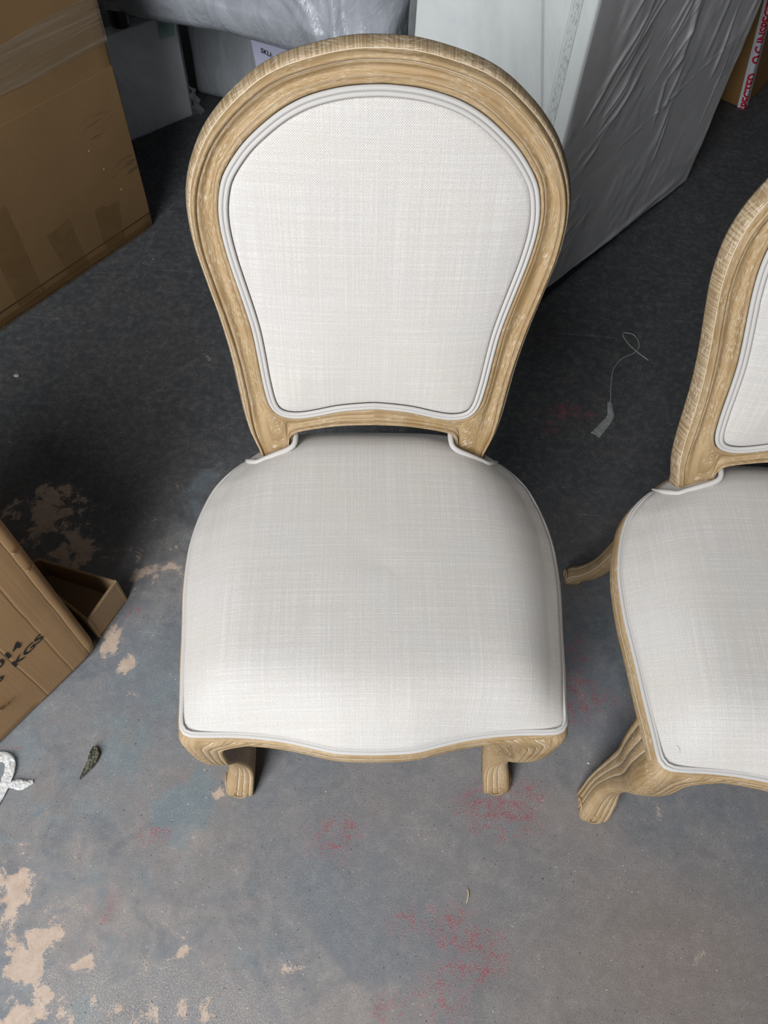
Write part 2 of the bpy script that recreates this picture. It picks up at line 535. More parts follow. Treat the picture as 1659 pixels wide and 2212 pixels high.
REDS = [(-0.049, 0.212, 0.051, 0.032, 0.6), (0.26, 0.294, 0.062, 0.042, 1.0), (0.297, 0.321, 0.045, 0.026, 0.8), (-0.035, 0.237, 0.034, 0.024, 0.7), (0.166, 0.091, 0.041, 0.029, 0.8), (0.215, 0.052, 0.04, 0.035, 1.0), (0.093, 0.093, 0.041, 0.029, 0.5), (0.152, -0.013, 0.047, 0.04, 0.6), (0.428, 0.527, 0.034, 0.05, 1.0), (0.436, 0.619, 0.025, 0.043, 0.6), (0.463, 1.285, 0.049, 0.019, 1.0), (0.411, 1.226, 0.018, 0.012, 1.0), (0.064, -0.038, 0.019, 0.019, 1.0), (-0.437, 0.06, 0.032, 0.057, 0.5), (-0.377, 0.206, 0.034, 0.016, 0.7), (0.484, 0.512, 0.029, 0.04, 0.5), (-0.6, 0.434, 0.007, 0.005, 1.2), (-0.515, 0.642, 0.009, 0.009, 1.4), (-0.674, 0.345, 0.035, 0.004, 1.0)]
BLUE = [(-0.338, 0.241, 0.051, 0.041, 1.2), (-0.306, 0.301, 0.035, 0.034, 0.8), (-0.446, 0.37, 0.134, 0.189, 0.5), (-0.632, 0.27, 0.172, 0.156, 0.5), (-0.538, -0.028, 0.023, 0.016, 1.0), (-0.431, -0.067, 0.023, 0.032, 0.9), (-0.16, 0.035, 0.159, 0.085, 0.3), (-0.225, 0.139, 0.182, 0.092, 0.25), (-0.438, 0.125, 0.122, 0.091, 0.4), (0.268, 0.257, 0.052, 0.029, 0.5), (-0.429, 0.896, 0.053, 0.117, 0.5), (-0.425, 0.012, 0.039, 0.083, 0.5)]
BROWN = [(0.512, 0.056, 0.269, 0.147, 0.9), (0.401, 0.18, 0.299, 0.163, 0.45), (0.015, 0.273, 0.263, 0.067, 0.3), (-0.304, 0.293, 0.052, 0.034, 0.6)]

DUST = [(-.30, -.05, .28, .06, .9), (-.52, .05, .12, .12, .6), (-.36, .07, .16, .05, .5), (-.05, -.05, .14, .07, .6), (-.45, .74, .10, .12, .6), (-.33, .19, .06, .04, .5)]
X0, X1, Y0, Y1, ZC = -2.9, 3.6, -1.9, 4.6, 4.6      # the warehouse bay
def build_floor():
    xs = np.concatenate([[X0, -2.2], np.arange(-1.4, 1.9, 0.02), [2.6, X1]])
    ys = np.concatenate([[Y0, -1.2], np.arange(-0.5, 1.8, 0.02), np.arange(1.8, 3.6, 0.05), [Y1]])
    GX, GY = np.meshgrid(xs, ys)
    nx, ny = len(xs), len(ys)
    me = bpy.data.meshes.new('floor')
    V = np.stack([GX.ravel(), GY.ravel(), np.zeros(nx * ny)], 1)
    F = [(j * nx + i, j * nx + i + 1, (j + 1) * nx + i + 1, (j + 1) * nx + i) for j in range(ny - 1) for i in range(nx - 1)]
    me.from_pydata(V.tolist(), [], F)
    def field(L):
        f = np.zeros(nx * ny)
        for cx, cy, rx, ry, s in L:
            d = ((V[:, 0] - cx) / (rx * 1.15)) ** 2 + ((V[:, 1] - cy) / (ry * 1.15)) ** 2
            f = np.maximum(f, s * np.exp(-d * 0.75))
        return f
    for nm, L in (('tan', TAN), ('red', REDS), ('blue', BLUE), ('brown', BROWN), ('dust', DUST)):
        me.attributes.new(nm, 'FLOAT', 'POINT').data.foreach_set('value', field(L))
    far = np.clip((V[:, 1] - 0.45) / 0.75, 0, 1)     # rear keeps a darker, less worn coat, its colour deepened further to imitate shade
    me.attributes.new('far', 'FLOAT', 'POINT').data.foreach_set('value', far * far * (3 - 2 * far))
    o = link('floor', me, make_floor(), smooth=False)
    o['kind'] = 'structure'
build_floor()

WALL = plain('painted_blockwork', (0.07, 0.073, 0.076), 0.85)
ROOF = plain('grey_roof_sheet', (0.07, 0.073, 0.076), 0.8)
def wall(name, lo, hi, mat):
    (x0, y0, z0), (x1, y1, z1) = lo, hi
    V = [(x, y, z) for x in (x0, x1) for y in (y0, y1) for z in (z0, z1)]
    F = [(0, 1, 3, 2), (4, 6, 7, 5), (0, 4, 5, 1), (2, 3, 7, 6), (0, 2, 6, 4), (1, 5, 7, 3)]
    o = mesh(name, V, F, mat, smooth=False)
    o['kind'] = 'structure'
    return o
wall('wall_left', (X0 - 0.1, Y0, 0), (X0, Y1, ZC), WALL)
wall('wall_right', (X1, Y0, 0), (X1 + 0.1, Y1, ZC), WALL)
wall('wall_back', (X0, Y1, 0), (X1, Y1 + 0.1, ZC), WALL)
DX0, DX1, DZ = -2.1, -0.45, 4.2                        # open loading door behind the camera
wall('wall_front', (X0, Y0 - 0.1, 0), (DX0, Y0, ZC), WALL)
wall('wall_front', (DX1, Y0 - 0.1, 0), (X1, Y0, ZC), WALL)
wall('wall_front', (DX0, Y0 - 0.1, DZ), (DX1, Y0, ZC), WALL)
wall('ceiling', (X0 - 0.1, Y0 - 0.1, ZC), (X1 + 0.1, Y1 + 0.1, ZC + 0.1), ROOF)

# ------------------------------------------------------------------ the chair
LEAN, POST_Y, POST_Z = 0.2316, 0.4484, 0.4819
def back_pt(x, s, h):
    return (x, POST_Y + s * math.sin(LEAN) - h * math.cos(LEAN), POST_Z + s * math.cos(LEAN) + h * math.sin(LEAN))

OUT_A1 = [(0, .595), (.03, .594), (.06, .589), (.092, .581), (.116, .573), (.14, .561), (.162, .545), (.183, .527), (.203, .505), (.217, .484), (.230, .457), (.237, .435), (.2405, .415), (.2415, .39), (.239, .355), (.2305, .31), (.2185, .25), (.209, .187), (.2035, .125)]
IN_A1 = [(0, .563), (.037, .5605), (.066, .555), (.092, .547), (.118, .534), (.143, .516), (.166, .496), (.185, .473), (.197, .454), (.2025, .435), (.206, .415), (.206, .387), (.202, .357), (.199, .34), (.181, .254), (.1755, .207), (.1715, .157), (.167, .12)]
OUT_A2 = [(.2035, .125), (.2005, .088), (.195, .05), (.188, .024), (.182, .002), (.178, -.05)]
IN_A2 = [(.167, .12), (.1635, .107), (.158, .096)]
OUT_B = [(.178, -.05), (.138, -.05)]
IN_B = [(.158, .096), (.152, .0905)]
OUT_C1 = [(.138, -.05), (.138, .025), (.137, .04), (.132, .049)]
IN_C1 = [(.152, .0905), (.139, .085)]
OUT_C2 = [(.132, .049), (.12, .056), (.09, .0635), (.05, .069), (0, .071)]
IN_C2 = [(.139, .085), (.118, .084), (.088, .09), (.053, .099), (0, .105)]

def outline_pairs():
    O, I = [], []
    for oo, ii, n in ((OUT_A1, IN_A1, 60), (OUT_A2, IN_A2, 16), (OUT_B, IN_B, 6), (OUT_C1, IN_C1, 12), (OUT_C2, IN_C2, 20)):
        a = catmull(oo, n) if len(oo) > 2 else resample(oo, n)
        b = catmull(ii, n) if len(ii) > 2 else resample(ii, n)
        O += list(a[:-1])
        I += list(b[:-1])
    O.append(np.array(OUT_C2[-1])); I.append(np.array(IN_C2[-1]))
    mir = lambda L: [np.array((-p[0], p[1])) for p in L[1:-1][::-1]]
    O, I = np.array(O + mir(O)), np.array(I + mir(I))
    k = len(O) // 2                                    # begin at the middle of the lower rail
    return np.roll(O, -k, 0), np.roll(I, -k, 0)

def build_back_frame(parent):
    O, I = outline_pairs()
    n = len(O)
    tan = np.roll(O, -1, 0) - np.roll(O, 1, 0)
    tan /= np.linalg.norm(tan, axis=1)[:, None] + 1e-12
    outn = np.stack([-tan[:, 1], tan[:, 0]], 1)      # outline runs clockwise seen from the front: left of travel is outside
    V, UV, WX, F, SD = [], [], [], [], []
    L = 0.0
    for i in range(n):
        o, q = O[i], I[i]
        w = np.linalg.norm(q - o)
        d = (q - o) / w
        if i:
            L += np.linalg.norm((O[i] + I[i]) - (O[i - 1] + I[i - 1])) / 2
        on = outn[i]
        if np.dot(on, d) > 0.2:
            on = -on
        depth = 0.034
        prof = []                                     # (point, height, wax)
        for dd, hh, wx in ((.010, -depth, 0), (.0108, -depth * .8, 0), (.0065, -.013, 0), (.0032, -.0060, 0), (.0025, -.0064, .8), (.0018, -.0050, 0), (.0004, -.002, 0)):
            prof.append((o + on * dd, hh, wx))
        k = min(1.0, w / 0.033)
        for dd, hh, wx in ((.0012, .0012, 0), (.003, .0036, 0), (.005, .0036, 0), (.0068, .0012, 0), (.0077, -.0014, 0), (.0083, -.0036, 1), (.0089, -.0010, 0)):
            prof.append((o + d * dd * k, hh, wx))
        a, b = .0098 * k, w - .0096 * k
        cove = .0062 if w < .05 else .0062 * max(.2, 1 - (w - .05) / .05)
        for t in (0, .16, .33, .5, .67, .84, 1):
            prof.append((o + d * (a + (b - a) * t), -.0004 - cove * math.sin(math.pi * t), 0))
        for dd, hh, wx in ((.0088, -.0006, 0), (.0083, -.0032, 1), (.0078, -.0004, 0), (.006, .0016, 0), (.0035, .0018, 0), (.0012, .0006, 0), (0, -.002, 0), (-.0005, -.012, 0), (-.0005, -depth, 0)):
            prof.append((q - d * dd * k, hh, wx))
        for m_, (p, hh, wx) in enumerate(prof):
            V.append(back_pt(p[0], p[1], hh))
            UV.append((L, m_ * 0.0022))
            WX.append(wx)
            SD.append(1.0 if m_ < 4 or m_ == len(prof) - 1 else 0.0)
        P = len(prof)
    for i in range(n):
        j = (i + 1) % n
        for k in range(P):
            m_ = (k + 1) % P
            F.append((i * P + k, i * P + m_, j * P + m_, j * P + k))
    luv = []
    for f in F:
        row = [list(UV[v]) for v in f]
        if max(r[0] for r in row) - min(r[0] for r in row) > 1:
            for r in row:
                if r[0] < 0.5:
                    r[0] += L
        if max(r[1] for r in row) - min(r[1] for r in row) > 0.02:
            for r in row:
                if r[1] < 0.01:
                    r[1] += P * 0.0022
        luv.append([tuple(r) for r in row])
    mesh('back_frame', V, F, WOOD, parent, luv, WX, True, SD)
    return I

def build_back_cushion(parent, I):
    c = np.array((0, .33))
    base = resample(np.vstack([I, I[:1]]), 190, True)
    tan = np.roll(base, -1, 0) - np.roll(base, 1, 0)
    tan /= np.linalg.norm(tan, axis=1)[:, None]
    nin = np.stack([tan[:, 1], -tan[:, 0]], 1)
    flip = np.sign(np.sum(nin * (c - base), 1))
    nin *= flip[:, None]
    def inset(d):
        q = base + nin * d
        for _ in range(2):
            q = (np.roll(q, 1, 0) + 2 * q + np.roll(q, -1, 0)) / 4
        return q
    for d, r, h in ((.0030, .0034, .0012), (.0090, .0032, .0024)):
        tube('back_piping', [back_pt(p[0], p[1], h) for p in inset(d)], r, WELT, parent, 10, True, up=(0, 1, 0.2))
    edge = inset(.0112)
    # panel of fabric: rings towards the middle, domed
    rings = [1, .985, .965, .94, .9, .84, .76, .66, .54, .4, .25, .1]
    V, UV, F = [], [], []
    n = len(edge)
    for k, t in enumerate(rings):
        h = .0012 + .014 * (1 - t ** 3.0) ** .8
        if k == 0:
            h = -.0015
        for p in edge:
            q = c + (p - c) * t
            V.append(back_pt(q[0], q[1], h))
            UV.append((q[0], q[1]))
    V.append(back_pt(c[0], c[1], .015)); UV.append((c[0], c[1]))
    for k in range(len(rings) - 1):
        for i in range(n):
            j = (i + 1) % n
            F.append((k * n + i, k * n + j, (k + 1) * n + j, (k + 1) * n + i))
    last = (len(rings) - 1) * n
    for i in range(n):
        F.append((last + i, last + (i + 1) % n, len(V) - 1))
    mesh('back_panel', V, F, FABRIC, parent, UV)
    # covered rear of the backrest
    V2 = [back_pt(p[0], p[1], -.031) for p in inset(0.0)] + [back_pt(c[0], c[1], -.036)]
    F2 = [(i, (i + 1) % n, n) for i in range(n)]
    UV2 = [(v[0], v[2]) for v in V2]
    mesh('back_lining', V2, F2, FABRIC, parent, UV2)

SEAT_HALF = [(0, -.022), (.05, -.020), (.08, -.014), (.12, -.005), (.16, .0005), (.2, .003), (.24, .003), (.258, .0045), (.2655, .010), (.2695, .020), (.272, .05), (.277, .10), (.2805, .144), (.284, .18), (.288, .22), (.2895, .263), (.288, .307), (.279, .357), (.263, .404), (.240, .436), (.213, .461), (.188, .483), (.16, .502), (.12, .512), (.06, .517), (0, .518)]
def seat_loop(n):
    pts = SEAT_HALF + [(-x, y) for x, y in SEAT_HALF[1:-1][::-1]]
    return catmull(pts, n, True)
def zp(y):
    return .445 + .006 * sstep(.38, .46, y)
SEAT_C = np.array((0, .24))
FX, FY = [p[0] for p in SEAT_HALF[:9]], [p[1] for p in SEAT_HALF[:9]]
SY, SX = [p[1] for p in SEAT_HALF[8:22]], [p[0] for p in SEAT_HALF[8:22]]
def dome(t):
    return (1 - t ** 3.0) ** (1 / 2.1)
def build_seat(parent):
    loop = seat_loop(220)
    n = len(loop)
    rings = [1, .998, .993, .985, .972, .955, .93, .9, .86, .81, .75, .67, .57, .45, .32, .18, .07]
    V, UV, F = [], [], []
    prev, arc = None, None
    cols = []
    for p in loop:
        col = []
        for t in rings:
            q = SEAT_C + (p - SEAT_C) * t
            zr = zp(p[1])
            top = .522 - .016 * (abs(q[0]) / .28) ** 2 - .010 * ((q[1] - .26) / .26) ** 2
            ax_, y_ = abs(q[0]), q[1]
            rr_ = lambda f, w: 1 - (1 - min(max(f / w, 0.0), 1.0)) ** 2.5
            dm = (rr_(y_ - np.interp(ax_, FX, FY), .10) * rr_(np.interp(y_, SY, SX) - ax_, .10 + .04 * sstep(.15, .42, y_))
                  * rr_(.518 - y_, .075))
            zr = zp(y_) * (1 - dm) + .445 * dm
            z = zr + (top - zr) * dm
            bul = .006 * math.sin(math.pi * min(1, (1 - t) / .07)) if t > .93 else 0
            dirn = (p - SEAT_C) / np.linalg.norm(p - SEAT_C)
            q = q + dirn * bul
            col.append(np.array((q[0], q[1], z)))
        cols.append(col)
    cen = np.array((SEAT_C[0], SEAT_C[1], .520))
    for k in range(len(rings)):
        for i in range(n):
            V.append(cols[i][k])
    V.append(cen)
    # unrolled weave coordinates: length along the surface from the middle
    UVv = [None] * len(V)
    for i in range(n):
        a = np.linalg.norm(cols[i][-1] - cen)
        d = (loop[i] - SEAT_C) / np.linalg.norm(loop[i] - SEAT_C)
        acc = a
        UVv[(len(rings) - 1) * n + i] = tuple(SEAT_C + d * acc)
        for k in range(len(rings) - 2, -1, -1):
            acc += np.linalg.norm(cols[i][k] - cols[i][k + 1])
            UVv[k * n + i] = tuple(SEAT_C + d * acc)
    UVv[-1] = tuple(SEAT_C)
    for k in range(len(rings) - 1):
        for i in range(n):
            j = (i + 1) % n
            F.append((k * n + i, k * n + j, (k + 1) * n + j, (k + 1) * n + i))
    last = (len(rings) - 1) * n
    for i in range(n):
        F.append((last + i, last + (i + 1) % n, len(V) - 1))
    mesh('seat_cushion', V, F, FABRIC, parent, UVv)
    # piping: front and sides, from one back post to the other
    path = [(p[0], p[1], zp(p[1]) - .002) for p in loop if p[1] < .463]
    k = max(range(len(path)), key=lambda i: (abs(path[i][0] - path[i - 1][0]) + abs(path[i][1] - path[i - 1][1])))
    path = path[k:] + path[:k]
    off = []
    for (x, y, z) in path:
        d = np.array((x, y)) - SEAT_C
        d /= np.linalg.norm(d)
        off.append((x + d[0] * .002, y + d[1] * .002, z))
    tube('seat_piping', off, .0036, WELT, parent, 10)
    off2 = [(x * .992, y + (.24 - y) * .008, z + .0065) for x, y, z in off]
    tube('seat_piping', off2, .0022, WELT, parent, 8)
    for s in (-1, 1):
        c = [(.216, .466, .452), (.210, .453, .466), (.200, .442, .480), (.190, .4355, .4885), (.178, .4375, .4945), (.158, .4405, .504), (.140, .4445, .511), (.130, .4500, .516), (.127, .462, .519), (.127, .480, .519)]
        tube('post_collar', [(s * x, y, z) for x, y, z in catmull(c, 40)], [.0018 + .0028 * sstep(0, .18, i_ / 39) for i_ in range(40)], WELT, parent, 10)
    # rail: show-wood frame under the piping
    prof = [(-.003, -.004, 0), (.0045, -.006, 0), (.0072, -.009, 0), (.0085, -.013, 0), (.0076, -.0165, .8), (.0085, -.020, 0), (.0095, -.026, 0), (.0070, -.034, 0), (.002, -.040, 0), (-.022, -.042, 0), (-.024, -.010, 0)]
    V, F, UV, WX = [], [], [], []
    tan = np.roll(loop, -1, 0) - np.roll(loop, 1, 0)
    tan /= np.linalg.norm(tan, axis=1)[:, None]
    nn = np.stack([tan[:, 1], -tan[:, 0]], 1)
    nn *= np.sign(np.sum(nn * (loop - SEAT_C), 1))[:, None]
    L = 0
    for i in range(n):
        if i:
            L += np.linalg.norm(loop[i] - loop[i - 1])
        y = loop[i][1]
        side = sstep(.03, .10, y)
        for m_, (a, b, wx) in enumerate(prof):
            e = a + (.0005 * side if a > 0 else 0)
            q = loop[i] + nn[i] * e
            V.append((q[0], q[1], .445 + b))
            UV.append((L, m_ * .004))
            WX.append(wx)
    P = len(prof)
    for i in range(n):
        j = (i + 1) % n
        for k in range(P):
            F.append((i * P + k, i * P + (k + 1) % P, j * P + (k + 1) % P, j * P + k))
    F.append(tuple(i * P + 9 for i in range(n)))      # webbing board closing the underside
    mesh('seat_frame', V, F, WOOD, parent, UV, WX)

# front leg: z, x_in, x_out, y_out, y_in, corner radius, flute depth
FRONT_LEG = [(.438, .135, .271, -.002, .135, .016, .0), (.430, .152, .276, -.007, .112, .018, .0008), (.421, .178, .278, -.009, .098, .020, .0012), (.410, .192, .279, -.010, .090, .022, .0016),
             (.395, .199, .279, -.010, .085, .024, .0016), (.365, .201, .278, -.010, .082, .025, .0016), (.33, .202, .275, -.008, .080, .024, .0016), (.30, .204, .270, -.004, .080, .021, .0014),
             (.27, .205, .264, .003, .081, .018, .0012), (.23, .206, .257, .014, .083, .014, .0010), (.18, .207, .253, .027, .085, .012, .0009), (.13, .209, .252, .035, .085, .011, .0009), (.09, .211, .255, .036, .082, .011, .0010),
             (.06, .214, .261, .027, .075, .011, .0012), (.035, .217, .266, .015, .066, .012, .0012), (.015, .219, .270, .008, .060, .012, .0010), (.004, .220, .270, .008, .058, .012, .0), (.0, .221, .268, .010, .056, .011, .0)]
GF = [0, .125, .15, .175, .33, .425, .45, .475, .62, .695, .72, .745, .9]
GROOVE = {2: 1, 6: 1, 10: 1}
def build_front_leg(parent, s):
    V, F, UV, WX = [], [], [], []
    L = 0
    zprev = None
    zs = [r[0] for r in FRONT_LEG]
    rows = catmull([list(r) for r in FRONT_LEG], 44)
    rows[0] = FRONT_LEG[0]; rows[-1] = FRONT_LEG[-1]
    for (z, xi, xo, yo, yi, rc, fl) in rows:
        z = max(0.0, z)
        pts = []
        fx1 = xo - rc
        xf = xi + .020 * sstep(.434, .408, z) * sstep(.05, .16, z)
        for k, f in enumerate(GF):
            pts.append((xf + (fx1 - xf) * f, yo + (fl if k in GROOVE else 0) - (.0006 if k in (4, 5, 7, 8) else 0), GROOVE.get(k, 0) if fl > 0 else 0))
        for k in range(7):
            a = math.pi / 2 * k / 6
            pts.append((fx1 + rc * math.sin(a), yo + rc - rc * math.cos(a), 0))
        sy = yo + rc
        for k, f in enumerate(GF[::-1]):
            g = 1 - f
            kk = len(GF) - 1 - k
            pts.append((xo - (fl if kk in GROOVE else 0), sy + (yi - sy) * g, GROOVE.get(kk, 0) if fl > 0 else 0))
        pts.append((xo - .006, yi + .003, 0))
        pts.append(((xi + xo) / 2, yi + .004, 0))
        pts.append((xi + .006, yi + .003, 0))
        pts.append((xi - .002, yi - .006, 0))
        pts.append(((xi + xf) / 2 - .002, (yo + yi) / 2, 0))
        pts.append((xf - .002, yo + .006, 0))
        if zprev is not None:
            L += abs(zprev - z)
        zprev = z
        acc = 0
        for m_, (x, y, wx) in enumerate(pts):
            V.append((s * x, y, z))
            UV.append((L, m_ * .0042))
            WX.append(wx)
        P = len(pts)
    n = len(rows)
    for i in range(n - 1):
        for k in range(P):
            q = (k + 1) % P
            F.append((i * P + k, i * P + q, (i + 1) * P + q, (i + 1) * P + k))
    F.append(tuple(range(P)))
    F.append(tuple((n - 1) * P + k for k in range(P)))
    leg = mesh('front_leg', V, F, WOOD, parent, UV, WX)
    # carved scroll at the toe
    ring = []
    for k in range(20):
        a = math.pi * 2 * k / 20
        ring.append((s * (.242 + .0125 * math.cos(a)), .0095 + .004 * math.sin(a), .018 + .011 * math.sin(a)))
    o = tube('toe_scroll', ring, .0016, WOOD, leg, 8, True, up=(0, 1, 0))
    ring2 = [(s * (.2685 + .0004 * math.sin(math.pi * 2 * k / 20)), .036 + .0125 * math.cos(math.pi * 2 * k / 20), .018 + .011 * math.sin(math.pi * 2 * k / 20)) for k in range(20)]
    o = tube('toe_scroll', ring2, .0016, WOOD, leg, 8, True, up=(1, 0, 0))
    return leg

def build_rear_leg(parent, s):
    path = catmull([(.172, .470, .440), (.176, .474, .40), (.184, .480, .32), (.193, .486, .22), (.203, .494, .13), (.216, .508, .065), (.230, .522, .028), (.234, .526, .0)], 26)
    size = catmull([(.021, .018), (.021, .019), (.020, .019), (.018, .018), (.0165, .0165), (.0165, .0165), (.018, .018), (.0185, .0185)], 26)
    V, F, UV, WX = [], [], [], []
    sec = []
    for k in range(24):
        a = 2 * math.pi * k / 24
        c, d = math.cos(a), math.sin(a)
        m_ = (abs(c) ** 5 + abs(d) ** 5) ** (-1 / 5)
        sec.append((c * m_, d * m_))
    for i, (p, w) in enumerate(zip(path, size)):
        for k, (a, b) in enumerate(sec):
            g = .93 if k in (2, 22) else 1
            V.append((s * (p[0] + a * w[0] * g), p[1] + b * w[1] * g, max(0, p[2])))
            UV.append((i * .018, k * .006))
            WX.append(.62 if (k in (2, 22) and i > 8) else 0)
    for i in range(len(path) - 1):
        for k in range(24):
            q = (k + 1) % 24
            F.append((i * 24 + k, i * 24 + q, (i + 1) * 24 + q, (i + 1) * 24 + k))
    F.append(tuple(range(24)))
    F.append(tuple((len(path) - 1) * 24 + k for k in range(24)))
    leg = mesh('rear_leg', V, F, WOOD, parent, UV, WX)
    ring = [(s * (.2525 + .0003), .526 + .010 * math.cos(math.pi * 2 * k / 16), .017 + .009 * math.sin(math.pi * 2 * k / 16)) for k in range(16)]
    tube('toe_scroll', ring, .0019, WOOD, leg, 8, True, up=(1, 0, 0))
    return leg

def build_chair(label, loc, rot):
    t = thing('dining_chair', label, 'chair', loc, rot, 'upholstered oak dining chairs')
    I = build_back_frame(t)
    build_back_cushion(t, I)
    build_seat(t)
    for s in (-1, 1):
        build_front_leg(t, s)
        build_rear_leg(t, s)
    return t

chair = build_chair('oak-framed dining chair with cream linen seat and rounded back, facing the viewer in the middle',
                    (0.0109, 0.2909, 0), 0.0789)

def copy_tree(o, parent=None):
    c = o.copy()
    COL.objects.link(c)
    if parent:
        c.parent = parent
    for ch in list(o.children):
        copy_tree(ch, c)
    return c
chair2 = copy_tree(chair)
chair2.location = (0.6785, 0.2766, 0)
chair2.rotation_euler = (0, 0, 0.0201)
def seat_z(x, y):
    rr_ = lambda f, w: 1 - (1 - min(max(f / w, 0.0), 1.0)) ** 2.5
    dm = rr_(y - np.interp(abs(x), FX, FY), .10) * rr_(np.interp(y, SY, SX) - abs(x), .10) * rr_(.518 - y, .075)
    top = .522 - .016 * (abs(x) / .28) ** 2 - .010 * ((y - .26) / .26) ** 2
    return .445 + (top - .445) * dm
s = -1                                            # stitched tuck at the front corner
arc = [(s * (.256 - .010 * math.cos(a)), .022 + .011 * math.sin(a)) for a in np.linspace(-1.9, .9, 18)]
tube('corner_tuck', [(x, y, seat_z(x, y) + .0004) for x, y in arc], 0.0006, WELT, chair2, 6)
chair2['label'] = 'matching cream dining chair cut off by the right edge, rear leg splayed on the floor'

# ------------------------------------------------------------------ cartons and packages
def frame_y(a, z, off):          # visible face lies in the plane y = 0 of the thing, looking along +y
    return (a, -off, z)

# tall carton, upper left
tall = thing('tall_carton', 'tall brown cardboard carton with shiny tape band, standing at upper left', 'carton', (-0.759, 1.91, 0), math.atan2(.84, .542))
def tall_disp(p, n):
    return .002 * mnoise.noise((p.x * 6, p.y * 6, p.z * 6)) - (.004 * math.exp(-((p.z - .475) / .006) ** 2) if n.y < -.5 else 0)
rbox('carton_body', (.78, .42, 1.05), .012, .03, CARD_TALL, tall, tall_disp, (-.78, 0, 0))
slab('lower_panel', [(-.778, .052), (-.012, .052), (-.010, .10), (-.0095, .40), (-.010, .472), (-.30, .470), (-.778, .472)], .0035, CARD_TALL, tall, frame_y)
slab('tape_band', [(-.778, .528), (-.35, .530), (-.2, .5245), (-.056, .527), (-.002, .527), (-.002, .632), (-.06, .631), (-.157, .629), (-.278, .618), (-.778, .615)], .0022, TAPE_CLEAR, tall, frame_y)
slab('bottom_tape', [(-.778, .004), (-.013, .004), (-.013, .028), (-.10, .026), (-.25, .034), (-.5, .03), (-.778, .036)], .0045, TAPE_BROWN, tall, frame_y)
for pts in ([(-.192, .028), (-.130, .028), (-.105, .135), (-.102, .146), (-.14, .142), (-.162, .158), (-.188, .154)],
            [(-.33, .030), (-.262, .030), (-.27, .178), (-.31, .172), (-.348, .170)],
            [(-.50, .030), (-.42, .030), (-.42, .30), (-.50, .30)]):
    slab('tape_strip', pts, .0046, TAPE_BROWN, tall, frame_y)
for (a, z) in ((-.118, .245), (-.083, .165), (-.145, .31)):
    mesh('torn_nick', [frame_y(a - .004, z, .003), frame_y(a + .004, z - .002, .003), frame_y(a + .001, z + .005, .003), frame_y(a - .001, z + .001, .006)],
         [(0, 1, 3), (1, 2, 3), (2, 0, 3), (0, 2, 1)], CARD_KG, tall, smooth=False)

# lower left carton with the printed weight
kg = thing('printed_carton', 'tan cardboard carton printed 014 and KGS, cut off at the left edge', 'carton', (-0.571, 0.553, 0), math.atan2(.837, .547))
def kg_disp(p, n):
    a = p.x - .62
    d = .0004 * mnoise.noise((p.x * 6, p.y * 6, p.z * 4))
    if n.y < -.4:
        d -= .0008 * math.exp(-((a + .024) / .006) ** 2)
        d -= .0025 * math.exp(-((p.z - .012) / .006) ** 2) * sstep(-.14, -.16, a)
    if p.z < .04 and a > -.03:
        d -= .006 * (1 - p.z / .04) * (a + .03) / .03
    return d
rbox('carton_body', (.62, .42, .62), .012, .0055, CARD_KG, kg, kg_disp, (-.62, 0, 0))
def kg_text(x0, z0):
    return lambda x, y: Vector((x0 + x, -.0011, z0 + y + .12 * x))
lettering('printed_number', '014', .0285, INK, kg, kg_text(-.158, .2095), .0006, 1.36)
lettering('printed_weight', 'KGS', .0275, INK, kg, kg_text(-.1365, .1765), .0006, 1.38)
lettering('printed_weight', '6', .0275, INK, kg, kg_text(-.176, .1745), .0006, 1.34)
def curl(parent, a, z, sx, sz, mat, name='torn_flap'):
    V, F = [], []
    for i in range(7):
        for j in range(4):
            t = i / 6
            V.append((a + sx * (t - .5) + .0015 * math.sin(9 * t + j), -.0018 - .007 * math.sin(t * 2.4) * (j / 3), z + sz * (j / 3) + .002 * math.sin(t * 14)))
    n = len(V)
    V += [(x, y - .0006, zz + .0004) for x, y, zz in V]
    for i in range(6):
        for j in range(3):
            q = (i * 4 + j, i * 4 + j + 1, (i + 1) * 4 + j + 1, (i + 1) * 4 + j)
            F.append(q); F.append(tuple(v + n for v in q[::-1]))
    mesh(name, V, F, mat, parent)
curl(kg, -.195, .098, .026, .012, CARD_TRAY)
curl(kg, -.012, .432, .020, .010, CARD_KG)
curl(kg, -.013, .372, .014, .010, CARD_KG)
mesh('corner_tape', [(-.030, -.0016, .001), (-.003, -.0016, .001), (.0016, .003, .001), (.0016, .03, .001), (-.026, -.0016, .03), (-.003, -.0016, .036), (.0016, .003, .036), (.0016, .03, .034)],
     [(0, 1, 5, 4), (1, 2, 6, 5), (2, 3, 7, 6)], TAPE_CLEAR, kg)

